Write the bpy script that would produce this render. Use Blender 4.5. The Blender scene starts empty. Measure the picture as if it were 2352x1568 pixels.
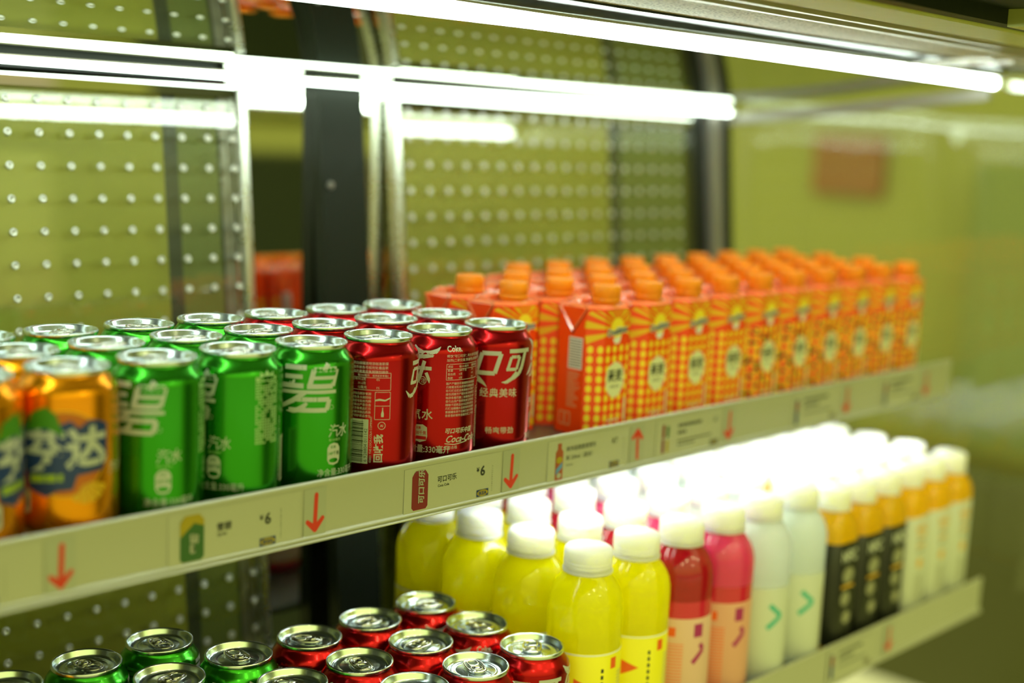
import bpy, bmesh, math, random
from mathutils import Vector, Matrix
random.seed(7)
SC = bpy.context.scene
COL = SC.collection
Z0 = 1.30            # height of the upper can rims above the floor (m); all design numbers below are mm from there
def V(x, y, z): return Vector((x/1000, y/1000, z/1000+Z0))
PI = math.pi
# ------------------------------------------------------------------ camera
yaw, pitch, roll = 0.801851, 0.153397, 0.0446978
f_ = Vector((math.sin(yaw)*math.cos(pitch), math.cos(yaw)*math.cos(pitch), -math.sin(pitch)))
r_ = Vector((math.cos(yaw), -math.sin(yaw), 0)); u_ = r_.cross(f_)
cr, sr = math.cos(roll), math.sin(roll)
R_ = cr*r_+sr*u_; U_ = -sr*r_+cr*u_
cd = bpy.data.cameras.new('camera'); cam = bpy.data.objects.new('camera', cd); COL.objects.link(cam)
CAMP = V(-808.84, -802.76, 160.42)
mw = Matrix.Identity(4)
for i in range(3):
    mw[i][0] = R_[i]; mw[i][1] = U_[i]; mw[i][2] = -f_[i]; mw[i][3] = CAMP[i]
cam.matrix_world = mw
cd.sensor_fit = 'HORIZONTAL'; cd.sensor_width = 36.0; cd.lens = 46.856; cd.clip_start = 0.02
cd.dof.use_dof = True; cd.dof.focus_distance = 1.065; cd.dof.aperture_fstop = 1.9
SC.camera = cam
SC.view_settings.view_transform = 'Standard'; SC.view_settings.look = 'None'
SC.view_settings.exposure = 0.33; SC.view_settings.gamma = 1.0; SC.view_settings.use_curve_mapping = False
# ------------------------------------------------------------------ world: warm olive shop light
w = bpy.data.worlds.new('shop_light'); SC.world = w; w.use_nodes = True
nt = w.node_tree; nt.nodes.clear()
wo = nt.nodes.new('ShaderNodeOutputWorld'); wb = nt.nodes.new('ShaderNodeBackground')
tc = nt.nodes.new('ShaderNodeTexCoord'); sp = nt.nodes.new('ShaderNodeSeparateXYZ'); rp = nt.nodes.new('ShaderNodeValToRGB')
mr = nt.nodes.new('ShaderNodeMapRange'); mr.inputs[1].default_value = -1; mr.inputs[2].default_value = 1
nt.links.new(tc.outputs['Generated'], sp.inputs[0]); nt.links.new(sp.outputs['Z'], mr.inputs[0])
nt.links.new(mr.outputs[0], rp.inputs[0]); nt.links.new(rp.outputs[0], wb.inputs[0]); nt.links.new(wb.outputs[0], wo.inputs[0])
e = rp.color_ramp.elements
e[0].position = 0.0; e[0].color = (.30, .27, 0.135, 1); e[1].position = 1.0; e[1].color = (.70, .72, 0.297, 1)
for p_, c_ in ((.40, (.42, .42, 0.162, 1)), (.47, (.34, .34, 0.121, 1)), (.49, (.16, .17, 0.081, 1)), (.508, (.18, .17, 0.081, 1)), (.525, (.42, .30, 0.088, 1)), (.55, (.48, .47, 0.101, 1)), (.60, (.49, .56, 0.119, 1)), (.72, (.62, .67, 0.216, 1))):
    n_ = e.new(p_); n_.color = c_
wb.inputs[1].default_value = 1.85
# ------------------------------------------------------------------ shop lamps behind the photographer
def lamp(name, loc, energy, size, col):
    d = bpy.data.lights.new(name, 'POINT'); d.energy = energy; d.shadow_soft_size = size; d.color = col
    o = bpy.data.objects.new(name, d); o.location = loc; COL.objects.link(o); return o
k = 0
for (x, y, z) in ((-1500, -1900, 1500), (-400, -1700, 1500), (600, -1800, 1500), (1500, -2300, 1500), (-2400, -1200, 1500), (100, -3200, 1500)):
    lamp('ceiling_spot_light', V(x, y, z), 9, .05, (1, .86, .45))
# ------------------------------------------------------------------ materials
MATS = {}
def mat(name, col, rough=.5, metal=0.0, coat=0.0, emit=0, sss=0, noise=.05, nscale=60, bump=0, bscale=40, trans=0, ior=1.5, alpha=1, spec=.5):
    if name in MATS: return MATS[name]
    m = bpy.data.materials.new(name); m.use_nodes = True; t = m.node_tree; b = t.nodes['Principled BSDF']
    b.inputs['Base Color'].default_value = (*col, 1); b.inputs['Roughness'].default_value = rough
    b.inputs['Metallic'].default_value = metal; b.inputs['Coat Weight'].default_value = coat; b.inputs['Coat Roughness'].default_value = .06
    b.inputs['Specular IOR Level'].default_value = spec; b.inputs['IOR'].default_value = ior; b.inputs['Transmission Weight'].default_value = trans; b.inputs['Alpha'].default_value = alpha
    if sss:
        b.inputs['Subsurface Weight'].default_value = sss; b.inputs['Subsurface Radius'].default_value = (.03, .03, .02); b.inputs['Subsurface Scale'].default_value = 1
    if emit:
        b.inputs['Emission Color'].default_value = (*col, 1); b.inputs['Emission Strength'].default_value = emit
    c = t.nodes.new('ShaderNodeTexCoord'); n = t.nodes.new('ShaderNodeTexNoise'); n.inputs['Scale'].default_value = nscale
    t.links.new(c.outputs['Object'], n.inputs['Vector'])
    q = t.nodes.new('ShaderNodeMapRange'); q.inputs[3].default_value = max(0, rough-noise); q.inputs[4].default_value = min(1, rough+noise)
    t.links.new(n.outputs[0], q.inputs[0]); t.links.new(q.outputs[0], b.inputs['Roughness'])
    if bump:
        n2 = t.nodes.new('ShaderNodeTexNoise'); n2.inputs['Scale'].default_value = bscale; t.links.new(c.outputs['Object'], n2.inputs['Vector'])
        bp = t.nodes.new('ShaderNodeBump'); bp.inputs['Strength'].default_value = bump; bp.inputs['Distance'].default_value = .01
        t.links.new(n2.outputs[0], bp.inputs['Height']); t.links.new(bp.outputs[0], b.inputs['Normal'])
    MATS[name] = m; return m
def drink(name, col, tcol, k):
    m = mat(name, col, .12, coat=.6); t = m.node_tree; o = t.nodes['Material Output']; b = t.nodes['Principled BSDF']
    tr = t.nodes.new('ShaderNodeBsdfTranslucent'); tr.inputs[0].default_value = (*tcol, 1); mx = t.nodes.new('ShaderNodeMixShader'); mx.inputs[0].default_value = k
    t.links.new(b.outputs[0], mx.inputs[1]); t.links.new(tr.outputs[0], mx.inputs[2]); t.links.new(mx.outputs[0], o.inputs[0]); return m
def metal(name, col, rough, bump=0, bscale=3):
    m = bpy.data.materials.new(name); m.use_nodes = True; t = m.node_tree; t.nodes.clear()
    o = t.nodes.new('ShaderNodeOutputMaterial'); g = t.nodes.new('ShaderNodeBsdfAnisotropic'); g.distribution = 'BECKMANN'
    g.inputs['Color'].default_value = (*col, 1); t.links.new(g.outputs[0], o.inputs[0])
    c = t.nodes.new('ShaderNodeTexCoord'); n = t.nodes.new('ShaderNodeTexNoise'); n.inputs['Scale'].default_value = 9; t.links.new(c.outputs['Object'], n.inputs[0])
    q = t.nodes.new('ShaderNodeMapRange'); q.inputs[3].default_value = rough*.8; q.inputs[4].default_value = rough*1.2; t.links.new(n.outputs[0], q.inputs[0]); t.links.new(q.outputs[0], g.inputs['Roughness'])
    if bump:
        n2 = t.nodes.new('ShaderNodeTexNoise'); n2.inputs['Scale'].default_value = bscale; t.links.new(c.outputs['Object'], n2.inputs['Vector'])
        bp = t.nodes.new('ShaderNodeBump'); bp.inputs['Strength'].default_value = bump; bp.inputs['Distance'].default_value = .01
        t.links.new(n2.outputs[0], bp.inputs['Height']); t.links.new(bp.outputs[0], g.inputs['Normal'])
    return m
def glass_mat(name, tint, rough, bump, ior=1.5):
    m = bpy.data.materials.new(name); m.use_nodes = True; t = m.node_tree; t.nodes.clear()
    o = t.nodes.new('ShaderNodeOutputMaterial'); a = t.nodes.new('ShaderNodeBsdfTransparent'); a.inputs[0].default_value = (*tint, 1)
    g = t.nodes.new('ShaderNodeBsdfAnisotropic'); g.distribution = 'BECKMANN'; g.inputs['Roughness'].default_value = rough
    f = t.nodes.new('ShaderNodeFresnel'); mx = t.nodes.new('ShaderNodeMixShader')
    ge = t.nodes.new('ShaderNodeNewGeometry'); mr = t.nodes.new('ShaderNodeMapRange'); mr.inputs[3].default_value = ior; mr.inputs[4].default_value = 1/ior
    t.links.new(ge.outputs['Backfacing'], mr.inputs[0]); t.links.new(mr.outputs[0], f.inputs[0])
    if bump:
        c = t.nodes.new('ShaderNodeTexCoord'); n2 = t.nodes.new('ShaderNodeTexNoise'); n2.inputs['Scale'].default_value = 2.4; t.links.new(c.outputs['Object'], n2.inputs['Vector'])
        bp = t.nodes.new('ShaderNodeBump'); bp.inputs['Strength'].default_value = bump; bp.inputs['Distance'].default_value = .02
        t.links.new(n2.outputs[0], bp.inputs['Height']); t.links.new(bp.outputs[0], g.inputs['Normal'])
    t.links.new(f.outputs[0], mx.inputs[0]); t.links.new(a.outputs[0], mx.inputs[1]); t.links.new(g.outputs[0], mx.inputs[2]); t.links.new(mx.outputs[0], o.inputs[0])
    return m
end_glass = glass_mat('end_glass', (.95, .97, .93), .04, .2, 1.6)
acrylic = glass_mat('clear_acrylic', (.97, .98, .95), .03, .02, 1.7)
steel_panel = metal('satin_panel_steel', (.72, .74, .66), .075)
steel_liner = metal('polished_liner_steel', (.70, .72, .64), .022)
steel_end = metal('polished_end_steel', (.66, .68, .58), .22, .03, 2.2)
steel = metal('polished_column_steel', (.72, .74, .68), .05)
steel_old = mat('polished_steel', (.74, .76, .70), .09, 1, noise=.03, bump=.012, bscale=3)
steel_old2 = mat('polished_steel_end', (.70, .72, .66), .13, 1, noise=.04, bump=.05, bscale=2.2)
steel_brushed = mat('brushed_steel', (.62, .64, .60), .28, 1)
dimple = mat('dimple_steel', (.72, .75, .70), .42, .85)
black_metal = mat('black_metal', (.012, .016, .012), .32, .3)
rubber = mat('dark_gasket', (.014, .02, .012), .45, spec=.18)
grey_strip = mat('grey_strip', (.35, .34, .30), .4, .5)
alu = mat('can_lid_aluminium', (.72, .82, .86), .22, 1, noise=.06)
alu_tab = mat('pull_tab_aluminium', (.86, .88, .85), .16, 1)
red = mat('red_can_lacquer', (.42, .006, .008), .23, .93, .12, noise=.02)
green = mat('green_can_lacquer', (.035, .33, .015), .23, .9, .12, noise=.02)
orange = mat('orange_can_lacquer', (.92, .33, .004), .23, .9, .12, noise=.02)
ink = mat('pale_print', (.48, .51, .46), .35)
ink_red = mat('red_print', (.42, .01, .01), .35)
ink_dark = mat('dark_print', (.02, .025, .02), .45)
ink_blue = mat('blue_print', (.01, .035, .16), .35)
ink_leaf = mat('leaf_green_print', (.05, .22, .01), .35)
ink_lime = mat('lime_print', (.30, .42, .03), .35)
ink_gold = mat('golden_print', (.62, .36, .01), .35)
ink_orange2 = mat('deep_orange_print', (.50, .12, .004), .35)
ink_faint = mat('pale_green_print', (.35, .55, .25), .35)
white_plastic = mat('white_plastic', (.94, .95, .92), .35, sss=.9)
rail_mat = mat('cream_rail_plastic', (.43, .44, .34), .32, coat=.25)
card = mat('price_card_paper', (.44, .45, .34), .45, coat=.2)
card_tint = mat('arrow_sticker_film', (.39, .41, .32), .35, coat=.3)
arrow_red = mat('red_arrow_ink', (.62, .035, .015), .45)
shelf_mat = mat('grey_shelf_steel', (.16, .17, .15), .3, .6)
carton_base = mat('carton_orange_red', (1.0, .065, .002), .33, coat=.15)
white_print = mat('white_print', (.85, .86, .80), .4)
carton_flap = mat('carton_flap_orange', (1.0, .22, .07), .22, coat=.9)
carton_dot = mat('carton_yellow_dot', (1.0, .74, .03), .4)
carton_ray = mat('carton_ray_yellow', (.90, .52, .012), .4)
carton_amber = mat('carton_amber', (.92, .25, .01), .38)
carton_chip = mat('carton_brown_chip', (.06, .05, .008), .4)
carton_pale = mat('carton_pale_badge', (.80, .80, .52), .4)
carton_salmon = mat('carton_salmon_print', (.88, .32, .16), .4)
cap_orange = mat('orange_cap_plastic', (1.0, .27, .002), .38, sss=.25)
ov_blue = mat('navy_lettering', (.02, .04, .16), .4)
# ------------------------------------------------------------------ object helpers
def link_mesh(name, bm, mats, parent=None, smooth=True, at=(0, 0, 0)):
    me = bpy.data.meshes.new(name)
    for m in (mats if isinstance(mats, (list, tuple)) else [mats]): me.materials.append(m)
    if smooth:
        for f in bm.faces: f.smooth = True
    bm.to_mesh(me); bm.free()
    o = bpy.data.objects.new(name, me); COL.objects.link(o); o.location = at
    if parent: o.parent = parent
    return o
def bevel(o, wd=.001, seg=2):
    m = o.modifiers.new('bevel', 'BEVEL'); m.width = wd; m.segments = seg; m.limit_method = 'ANGLE'; return o
def tag(o, label, cat, group=None):
    o['label'] = label; o['category'] = cat
    if group: o['group'] = group
    return o
def empty(name, loc, rz=0):
    o = bpy.data.objects.new(name, None); o.empty_display_size = .02; COL.objects.link(o); o.location = loc; o.rotation_euler = (0, 0, rz); return o
def boxbm(bm, x0, x1, y0, y1, z0, z1, mi=0, s=.001):
    vs = [bm.verts.new((x*s, y*s, z*s)) for z in (z0, z1) for y in (y0, y1) for x in (x0, x1)]
    for q in ((0, 2, 3, 1), (4, 5, 7, 6), (0, 1, 5, 4), (2, 6, 7, 3), (0, 4, 6, 2), (1, 3, 7, 5)):
        f = bm.faces.new([vs[i] for i in q]); f.material_index = mi
def lathe(bm, prof, seg=48, mi=0, cx=0, cy=0, s=.001, mif=None):
    rings = []
    for (r, z) in prof:
        rings.append([bm.verts.new(((cx+r*math.cos(2*PI*i/seg))*s, (cy+r*math.sin(2*PI*i/seg))*s, z*s)) for i in range(seg)] if r > 1e-6 else [bm.verts.new((cx*s, cy*s, z*s))])
    for k_ in range(len(rings)-1):
        a, b = rings[k_], rings[k_+1]
        for i in range(seg):
            j = (i+1) % seg
            if len(a) == 1 and len(b) == 1: continue
            if len(a) == 1: f = bm.faces.new((a[0], b[j], b[i]))
            elif len(b) == 1: f = bm.faces.new((a[i], a[j], b[0]))
            else: f = bm.faces.new((a[i], a[j], b[j], b[i]))
            f.material_index = mif[k_] if mif else mi
def tube(bm, pts, r, seg=8, mi=0, s=.001, closed=False):
    pts = [Vector(p) for p in pts]; n = len(pts); rings = []
    for i, p in enumerate(pts):
        if closed: t = (pts[(i+1) % n]-pts[i-1]).normalized()
        else: t = (pts[min(i+1, n-1)]-pts[max(i-1, 0)]).normalized()
        a = Vector((0, 0, 1)) if abs(t.z) < .9 else Vector((1, 0, 0))
        u = t.cross(a).normalized(); v = t.cross(u)
        rings.append([bm.verts.new((p+u*r*math.cos(2*PI*q/seg)+v*r*math.sin(2*PI*q/seg))*s) for q in range(seg)])
    for i in range(n if closed else n-1):
        a, b = rings[i], rings[(i+1) % n]
        for q in range(seg):
            f = bm.faces.new((a[q], a[(q+1) % seg], b[(q+1) % seg], b[q])); f.material_index = mi
    if not closed:
        for rg in (rings[0], rings[-1][::-1]):
            f = bm.faces.new(rg); f.material_index = mi
def extr_x(bm, prof, x0, x1, mi=0, s=.001):        # closed (y,z) outline swept along x
    a = [bm.verts.new((x0*s, y*s, z*s)) for y, z in prof]; b = [bm.verts.new((x1*s, y*s, z*s)) for y, z in prof]
    n = len(prof)
    for i in range(n):
        f = bm.faces.new((a[i], a[(i+1) % n], b[(i+1) % n], b[i])); f.material_index = mi
    f = bm.faces.new(a[::-1]); f.material_index = mi; f = bm.faces.new(b); f.material_index = mi
# ------------------------------------------------------------------ flat art that is wrapped on a surface
class Art:
    def __init__(s): s.P = []; s.n = 0      # (list of 2-D pts, material index, layer)
    def poly(s, pts, mi, ly=1):
        s.n = (s.n+1) % 6; s.P.append(([tuple(p) for p in pts], mi, ly+s.n*.1))
    def rect(s, x0, x1, y0, y1, mi, ly=1): s.poly([(x0, y0), (x1, y0), (x1, y1), (x0, y1)], mi, ly)
    def disc(s, x, y, rx, ry, mi, ly=1, n=14, rot=0):
        c, d = math.cos(rot), math.sin(rot)
        s.poly([(x+rx*math.cos(2*PI*i/n)*c-ry*math.sin(2*PI*i/n)*d, y+rx*math.cos(2*PI*i/n)*d+ry*math.sin(2*PI*i/n)*c) for i in range(n)], mi, ly)
    def line(s, pts, wd, mi, ly=1):
        for (a, b) in zip(pts, pts[1:]):
            dx, dy = b[0]-a[0], b[1]-a[1]; L = math.hypot(dx, dy) or 1; nx, ny = -dy/L*wd/2, dx/L*wd/2
            s.poly([(a[0]+nx, a[1]+ny), (a[0]-nx, a[1]-ny), (b[0]-nx, b[1]-ny), (b[0]+nx, b[1]+ny)], mi, ly)
    def frame(s, x0, x1, y0, y1, wd, mi, ly=1): s.line([(x0, y0), (x1, y0), (x1, y1), (x0, y1), (x0, y0)], wd, mi, ly)
    def ribbon(s, pts, mi, ly=1):   # pts = (x, y, width)
        for a, b in zip(pts, pts[1:]):
            dx, dy = b[0]-a[0], b[1]-a[1]; L = math.hypot(dx, dy) or 1; nx, ny = -dy/L/2, dx/L/2
            s.poly([(a[0]+nx*a[2], a[1]+ny*a[2]), (a[0]-nx*a[2], a[1]-ny*a[2]), (b[0]-nx*b[2], b[1]-ny*b[2]), (b[0]+nx*b[2], b[1]+ny*b[2])], mi, ly)
    def text(s, body, x, y, size, mi, ly=1, bold=0, shear=0, rot=0, align='LEFT', sx=1.0, res=2, sp=1.0):
        cu = bpy.data.curves.new('txt', 'FONT'); cu.body = body; cu.size = 1; cu.resolution_u = res; cu.offset = bold
        cu.align_x = align; cu.shear = 0; cu.space_character = sp
        o = bpy.data.objects.new('txt', cu); COL.objects.link(o)
        me = bpy.data.meshes.new_from_object(o.evaluated_get(bpy.context.evaluated_depsgraph_get()))
        c, d = math.cos(rot), math.sin(rot); pts = []
        for v in me.vertices:
            px, py = (v.co.x*sx+v.co.y*shear)*size, v.co.y*size
            pts.append((x+px*c-py*d, y+px*d+py*c))
        for p in me.polygons: s.P.append(([pts[i] for i in p.vertices], mi, ly))
        bpy.data.objects.remove(o); bpy.data.meshes.remove(me); bpy.data.curves.remove(cu)
    def emit(s, bm, fn, step=4.0, hcuts=(), lay=.05):
        """fn(x, y, off) -> 3-D mm"""
        for ly in sorted({p[2] for p in s.P}):
            b2 = bmesh.new()
            for pts, mi, l in s.P:
                if l != ly: continue
                try:
                    f = b2.faces.new([b2.verts.new((x, y, 0)) for x, y in pts]); f.material_index = mi
                except ValueError: pass
            if step:
                xs = [v.co.x for v in b2.verts]; a, b = min(xs), max(xs)
                q = math.floor(a/step)*step
                while q < b:
                    if q > a:
                        bmesh.ops.bisect_plane(b2, geom=b2.verts[:]+b2.edges[:]+b2.faces[:], plane_co=(q, 0, 0), plane_no=(1, 0, 0), dist=1e-5)
                    q += step
            for h in hcuts:
                bmesh.ops.bisect_plane(b2, geom=b2.verts[:]+b2.edges[:]+b2.faces[:], plane_co=(0, h, 0), plane_no=(0, 1, 0), dist=1e-5)
            mp = {}
            for v in b2.verts:
                mp[v] = bm.verts.new(Vector(fn(v.co.x, v.co.y, ly*lay))*.001)
            for f in b2.faces:
                try: g = bm.faces.new([mp[v] for v in f.verts]); g.material_index = f.material_index
                except ValueError: pass
            b2.free()
def cyl_map(prof, flip=False):
    """radius looked up from a lathe profile (r, z)"""
    pr = sorted([(z, r) for r, z in prof]); R0 = 33.0
    def rad(z):
        for (z0, a), (z1, b) in zip(pr, pr[1:]):
            if z0 <= z <= z1 and z1 > z0: return a+(b-a)*(z-z0)/(z1-z0)
        return pr[-1][1]
    def fn(x, y, off):
        a = x/R0; r = rad(y)+off
        return (r*math.cos(a), r*math.sin(a), y)
    return fn
# ================================================================== DISPLAY CASE
LEAN = 0.105
def wy(z): return 345+LEAN*z
MX = 822
case = empty('display_case', V(0, 345, -700))
tag(case, 'open stainless steel refrigerated display case with dimpled back panels, holding both shelves of drinks', 'display case')
def cpart(name, bm, m, smooth=False):
    o = link_mesh(name, bm, m, None, smooth); o.location = (0, 0, Z0); o.parent = case; o.matrix_parent_inverse = Matrix.Translation(-case.location); return o
def dimples(bm, xs, zs, mi):
    N = 12
    for x in xs:
        for z in zs:
            y = wy(z)
            rings = []
            for (r, h) in ((3.9, 0), (3.3, 1.3), (2.5, 1.5), (1.4, .7), (.01, .3)):
                rings.append([bm.verts.new(((x+r*math.cos(2*PI*i/N))/1000, (y-h+LEAN*r*math.sin(2*PI*i/N))/1000, (z+r*math.sin(2*PI*i/N))/1000)) for i in range(N)])
            for a, b in zip(rings, rings[1:]):
                for i in range(N):
                    f = bm.faces.new((a[i], a[(i+1) % N], b[(i+1) % N], b[i])); f.material_index = mi; f.smooth = True
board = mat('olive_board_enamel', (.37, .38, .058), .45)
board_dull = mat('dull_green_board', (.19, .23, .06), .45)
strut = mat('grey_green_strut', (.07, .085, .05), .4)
def panel(x0, x1, z0, z1, xs, zs, bands):
    bm = bmesh.new(); extr_x(bm, [(wy(z0), z0), (wy(z1), z1), (wy(z1)+3, z1), (wy(z0)+3, z0)], x0, x1)
    for f in bm.faces: f.smooth = False
    dimples(bm, xs, zs, 1)
    p = cpart('dimpled_clear_panel', bm, [acrylic, dimple])
    bm = bmesh.new(); pr = []
    for a in range(0, 181, 20):
        t = math.radians(a); pr.append((wy(z1)+6-8*math.cos(t), z1-2+7*math.sin(t)))
    extr_x(bm, pr+[(wy(z1)+14, z1-11), (wy(z1)-2, z1-11)], x0, x1)
    cpart('top_trim', bm, steel)
    for (a, b, m, n) in bands:
        bm = bmesh.new(); extr_x(bm, [(wy(z0)+12, z0), (wy(z1)+12, z1), (wy(z1)+15, z1), (wy(z0)+15, z0)], a, b)
        for f in bm.faces: f.smooth = False
        cpart(n, bm, m)
    return p
zs = [25+29.7*j for j in range(-21, 6)]
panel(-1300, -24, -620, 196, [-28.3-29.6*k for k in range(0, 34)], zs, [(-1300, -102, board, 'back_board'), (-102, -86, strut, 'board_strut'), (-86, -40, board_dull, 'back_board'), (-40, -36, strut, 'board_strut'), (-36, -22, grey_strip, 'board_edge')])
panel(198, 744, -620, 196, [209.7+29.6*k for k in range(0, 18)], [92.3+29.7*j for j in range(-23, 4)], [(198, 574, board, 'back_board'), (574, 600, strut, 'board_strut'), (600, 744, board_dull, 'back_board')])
# rear sheet behind the column, uprights, trims
bm = bmesh.new(); 
extr_x(bm, [(324, -700), (382, 211), (388, 211), (388, -700)], -24, 199); cpart('column_sheet', bm, steel)
for (a, b, n, m) in ((84, 145, 'upright_post', rubber), (744, 780, 'upright_post', black_metal)):
    bm = bmesh.new(); extr_x(bm, [(wy(-700)+2, -700), (wy(214)+2, 214), (wy(214)+20, 214), (wy(-700)+20, -700)], a, b)
    for zz in range(-600, 200, 50):                   # bracket slots
        pass
    cpart(n, bm, m)
bm = bmesh.new(); lathe(bm, [(0, 0), (4, 0), (4, 2), (2.5, 4), (0, 4.4)], 16)
bmesh.ops.rotate(bm, verts=bm.verts, cent=(0, 0, 0), matrix=Matrix.Rotation(PI/2, 3, 'X')); bmesh.ops.translate(bm, verts=bm.verts, vec=(.095, (wy(98)+2)/1000, .098))
cpart('bolt', bm, grey_strip, True)
for (a, b) in ((-22, -11), (185, 196)):
    bm = bmesh.new(); extr_x(bm, [(wy(-700)-5, -700), (wy(194)-5, 194), (wy(196)+12, 196), (wy(-700)+12, -700)], a, b)
    bevel(cpart('edge_trim', bm, steel_brushed), .003, 3)
bm = bmesh.new(); extr_x(bm, [(wy(-700)-10, -700), (wy(214)-10, 214), (wy(214)+10, 214), (wy(-700)+10, -700)], 780, 806); cpart('corner_strip', bm, grey_strip)
bm = bmesh.new(); extr_x(bm, [(wy(-700)-14, -700), (wy(214)-14, 214), (wy(214)+10, 214), (wy(-700)+10, -700)], 806, MX); cpart('corner_gasket', bm, rubber)
# back shell so no light leaks
bm = bmesh.new(); boxbm(bm, -1300, MX, 392, 400, -700, 330); cpart('rear_shell', bm, black_metal)
# end wall
bm = bmesh.new(); boxbm(bm, MX, MX+6, -480, 392, -700, 330); cpart('end_glass', bm, end_glass)
bm = bmesh.new(); boxbm(bm, -1312, -1300, -480, 400, -700, 330); cpart('end_panel', bm, steel_end)
# polished canopy liner, slightly bulged
def cz(y):                                            # canopy height at depth y
    s = 390-y; return 212.5+s*.048+s*s/7000
ys = [390-10*i for i in range(0, 42)]
bm = bmesh.new()
ra = [bm.verts.new((-1.3, y/1000, cz(y)/1000)) for y in ys]; rb = [bm.verts.new((MX/1000, y/1000, cz(y)/1000)) for y in ys]
for i in range(len(ys)-1): bm.faces.new((ra[i], ra[i+1], rb[i+1], rb[i])).smooth = True
boxbm(bm, -1300, MX, ys[-1], 390, cz(ys[-1])+3, 300)
for f in bm.faces[-6:]: f.smooth = False
bmesh.ops.recalc_face_normals(bm, faces=bm.faces[-6:])
o = cpart('canopy_liner', bm, steel_liner)
YB = ys[-1]; ZB = cz(YB)
bm = bmesh.new(); boxbm(bm, MX-9, MX, -40, 360, 0, 1)
for v in bm.verts:
    yy = v.co.y*1000; v.co.z = (cz(max(yy, YB))-(12 if v.co.z > .0005 else 26))/1000
cpart('end_trim', bm, grey_strip)
# canopy underside at the front
ZU = 265
bm = bmesh.new(); boxbm(bm, -1300, MX, -104, YB, ZU-2, 300); cpart('dark_channel', bm, black_metal)
bm = bmesh.new(); boxbm(bm, -1300, MX, -182, -104, ZU, 300)
o = cpart('air_grille', bm, mat('air_grille_mesh', (.42, .40, .27), .6))
t = MATS['air_grille_mesh'].node_tree; vb = t.nodes.new('ShaderNodeTexVoronoi'); vb.inputs['Scale'].default_value = 330
cc = t.nodes.new('ShaderNodeTexCoord'); t.links.new(cc.outputs['Object'], vb.inputs['Vector'])
rr = t.nodes.new('ShaderNodeValToRGB'); rr.color_ramp.elements[0].color = (.10, .09, .05, 1); rr.color_ramp.elements[0].position = .25; rr.color_ramp.elements[1].color = (.42, .42, .30, 1); rr.color_ramp.elements[1].position = .5
t.links.new(vb.outputs['Distance'], rr.inputs[0]); t.links.new(rr.outputs[0], t.nodes['Principled BSDF'].inputs['Base Color'])
brown = mat('bronze_seam', (.22, .15, .06), .35, .6); seam = mat('seam_grey', (.55, .53, .42), .3, .4)
for (a, b, z, m, n) in ((-192, -182, ZU+3, brown, 'seam_strip'), (-198, -192, ZU-2, seam, 'seam_strip'), (-214, -198, ZU+4, brown, 'seam_strip'), (-220, -214, ZU-1, seam, 'seam_strip'), (-232, -220, ZU+5, brown, 'seam_strip')):
    bm = bmesh.new(); boxbm(bm, -1300, MX, a, b, z, 300); cpart(n, bm, m)
olive = mat('olive_fascia', (.42, .45, .10), .5)
bm = bmesh.new(); boxbm(bm, -1300, MX, -294, -232, ZU, 300); bevel(cpart('canopy_fascia', bm, olive), .004)
bm = bmesh.new(); boxbm(bm, -1300, MX, -310, -294, ZU+2, 300); cpart('seam_strip', bm, rubber)
bm = bmesh.new(); boxbm(bm, -600, 262, -480, -310, ZU+14, 300); cpart('dark_recess', bm, rubber)
bm = bmesh.new(); boxbm(bm, 262, MX, -480, -310, ZU, 300); cpart('canopy_fascia', bm, olive)
bm = bmesh.new(); boxbm(bm, -1300, MX, -482, 400, 300, 330); cpart('canopy_top', bm, black_metal)
bm = bmesh.new(); boxbm(bm, -1300, MX, -190, 380, -720, -640); cpart('base_deck', bm, mat('deck_enamel', (.22, .25, .12), .25, .3))
# ================================================================== LED TUBES
led = mat('lit_led_diffuser', (.85, 1.0, .88), .4, emit=26)
led_b = mat('lit_led_back', (.85, 1.0, .88), .4, emit=7)
led3 = mat('lit_led_strip_rear', (.90, 1.0, .88), .4, emit=15)
led2 = mat('lit_led_strip', (.90, 1.0, .88), .4, emit=33)
def tube_light(x0, x1, y, z, r, label, m):
    o = empty('tube_light', V(x0, y, z)); tag(o, label, 'light')
    L = x1-x0
    bm = bmesh.new(); tube(bm, [(8, 0, 0), (L-8, 0, 0)], r, 16); link_mesh('tube', bm, m, o)
    for a in (0, L-8):
        bm = bmesh.new(); tube(bm, [(a, 0, 0), (a+8, 0, 0)], r*1.08, 16); link_mesh('end_cap', bm, white_plastic, o)
    bm = bmesh.new(); boxbm(bm, 0, L, -18 if z > 240 else -1.5, 14 if z > 240 else 1.5, r*.95, r*.95+(2.5 if z > 240 else 1.5)); link_mesh('housing', bm, seam, o, False)
    return o
tf = tube_light(-1290, 812, -50, 250, 5.6, 'bright white LED tube along the front edge of the canopy', led)
for xx in (560, 610):                                 # wire clips
    bm = bmesh.new(); tube(bm, [(xx+1290, -12, 6.5), (xx+1290, -20, 7), (xx+1290, -60, 9.5), (xx+1290, -110, 12)], 2.0, 8); link_mesh('clip', bm, white_plastic, tf)
tube_light(-1290, 812, 342, 206, 3.5, 'bright white LED tube along the top of the dimpled back panels', led_b)
tube_light(10, 770, -29, -132, 5, 'white LED strip hidden under the front edge of the upper shelf', led2)
tube_light(60, 770, 112, -131.5, 5, 'white LED strip hidden under the middle of the upper shelf', led3)
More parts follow.
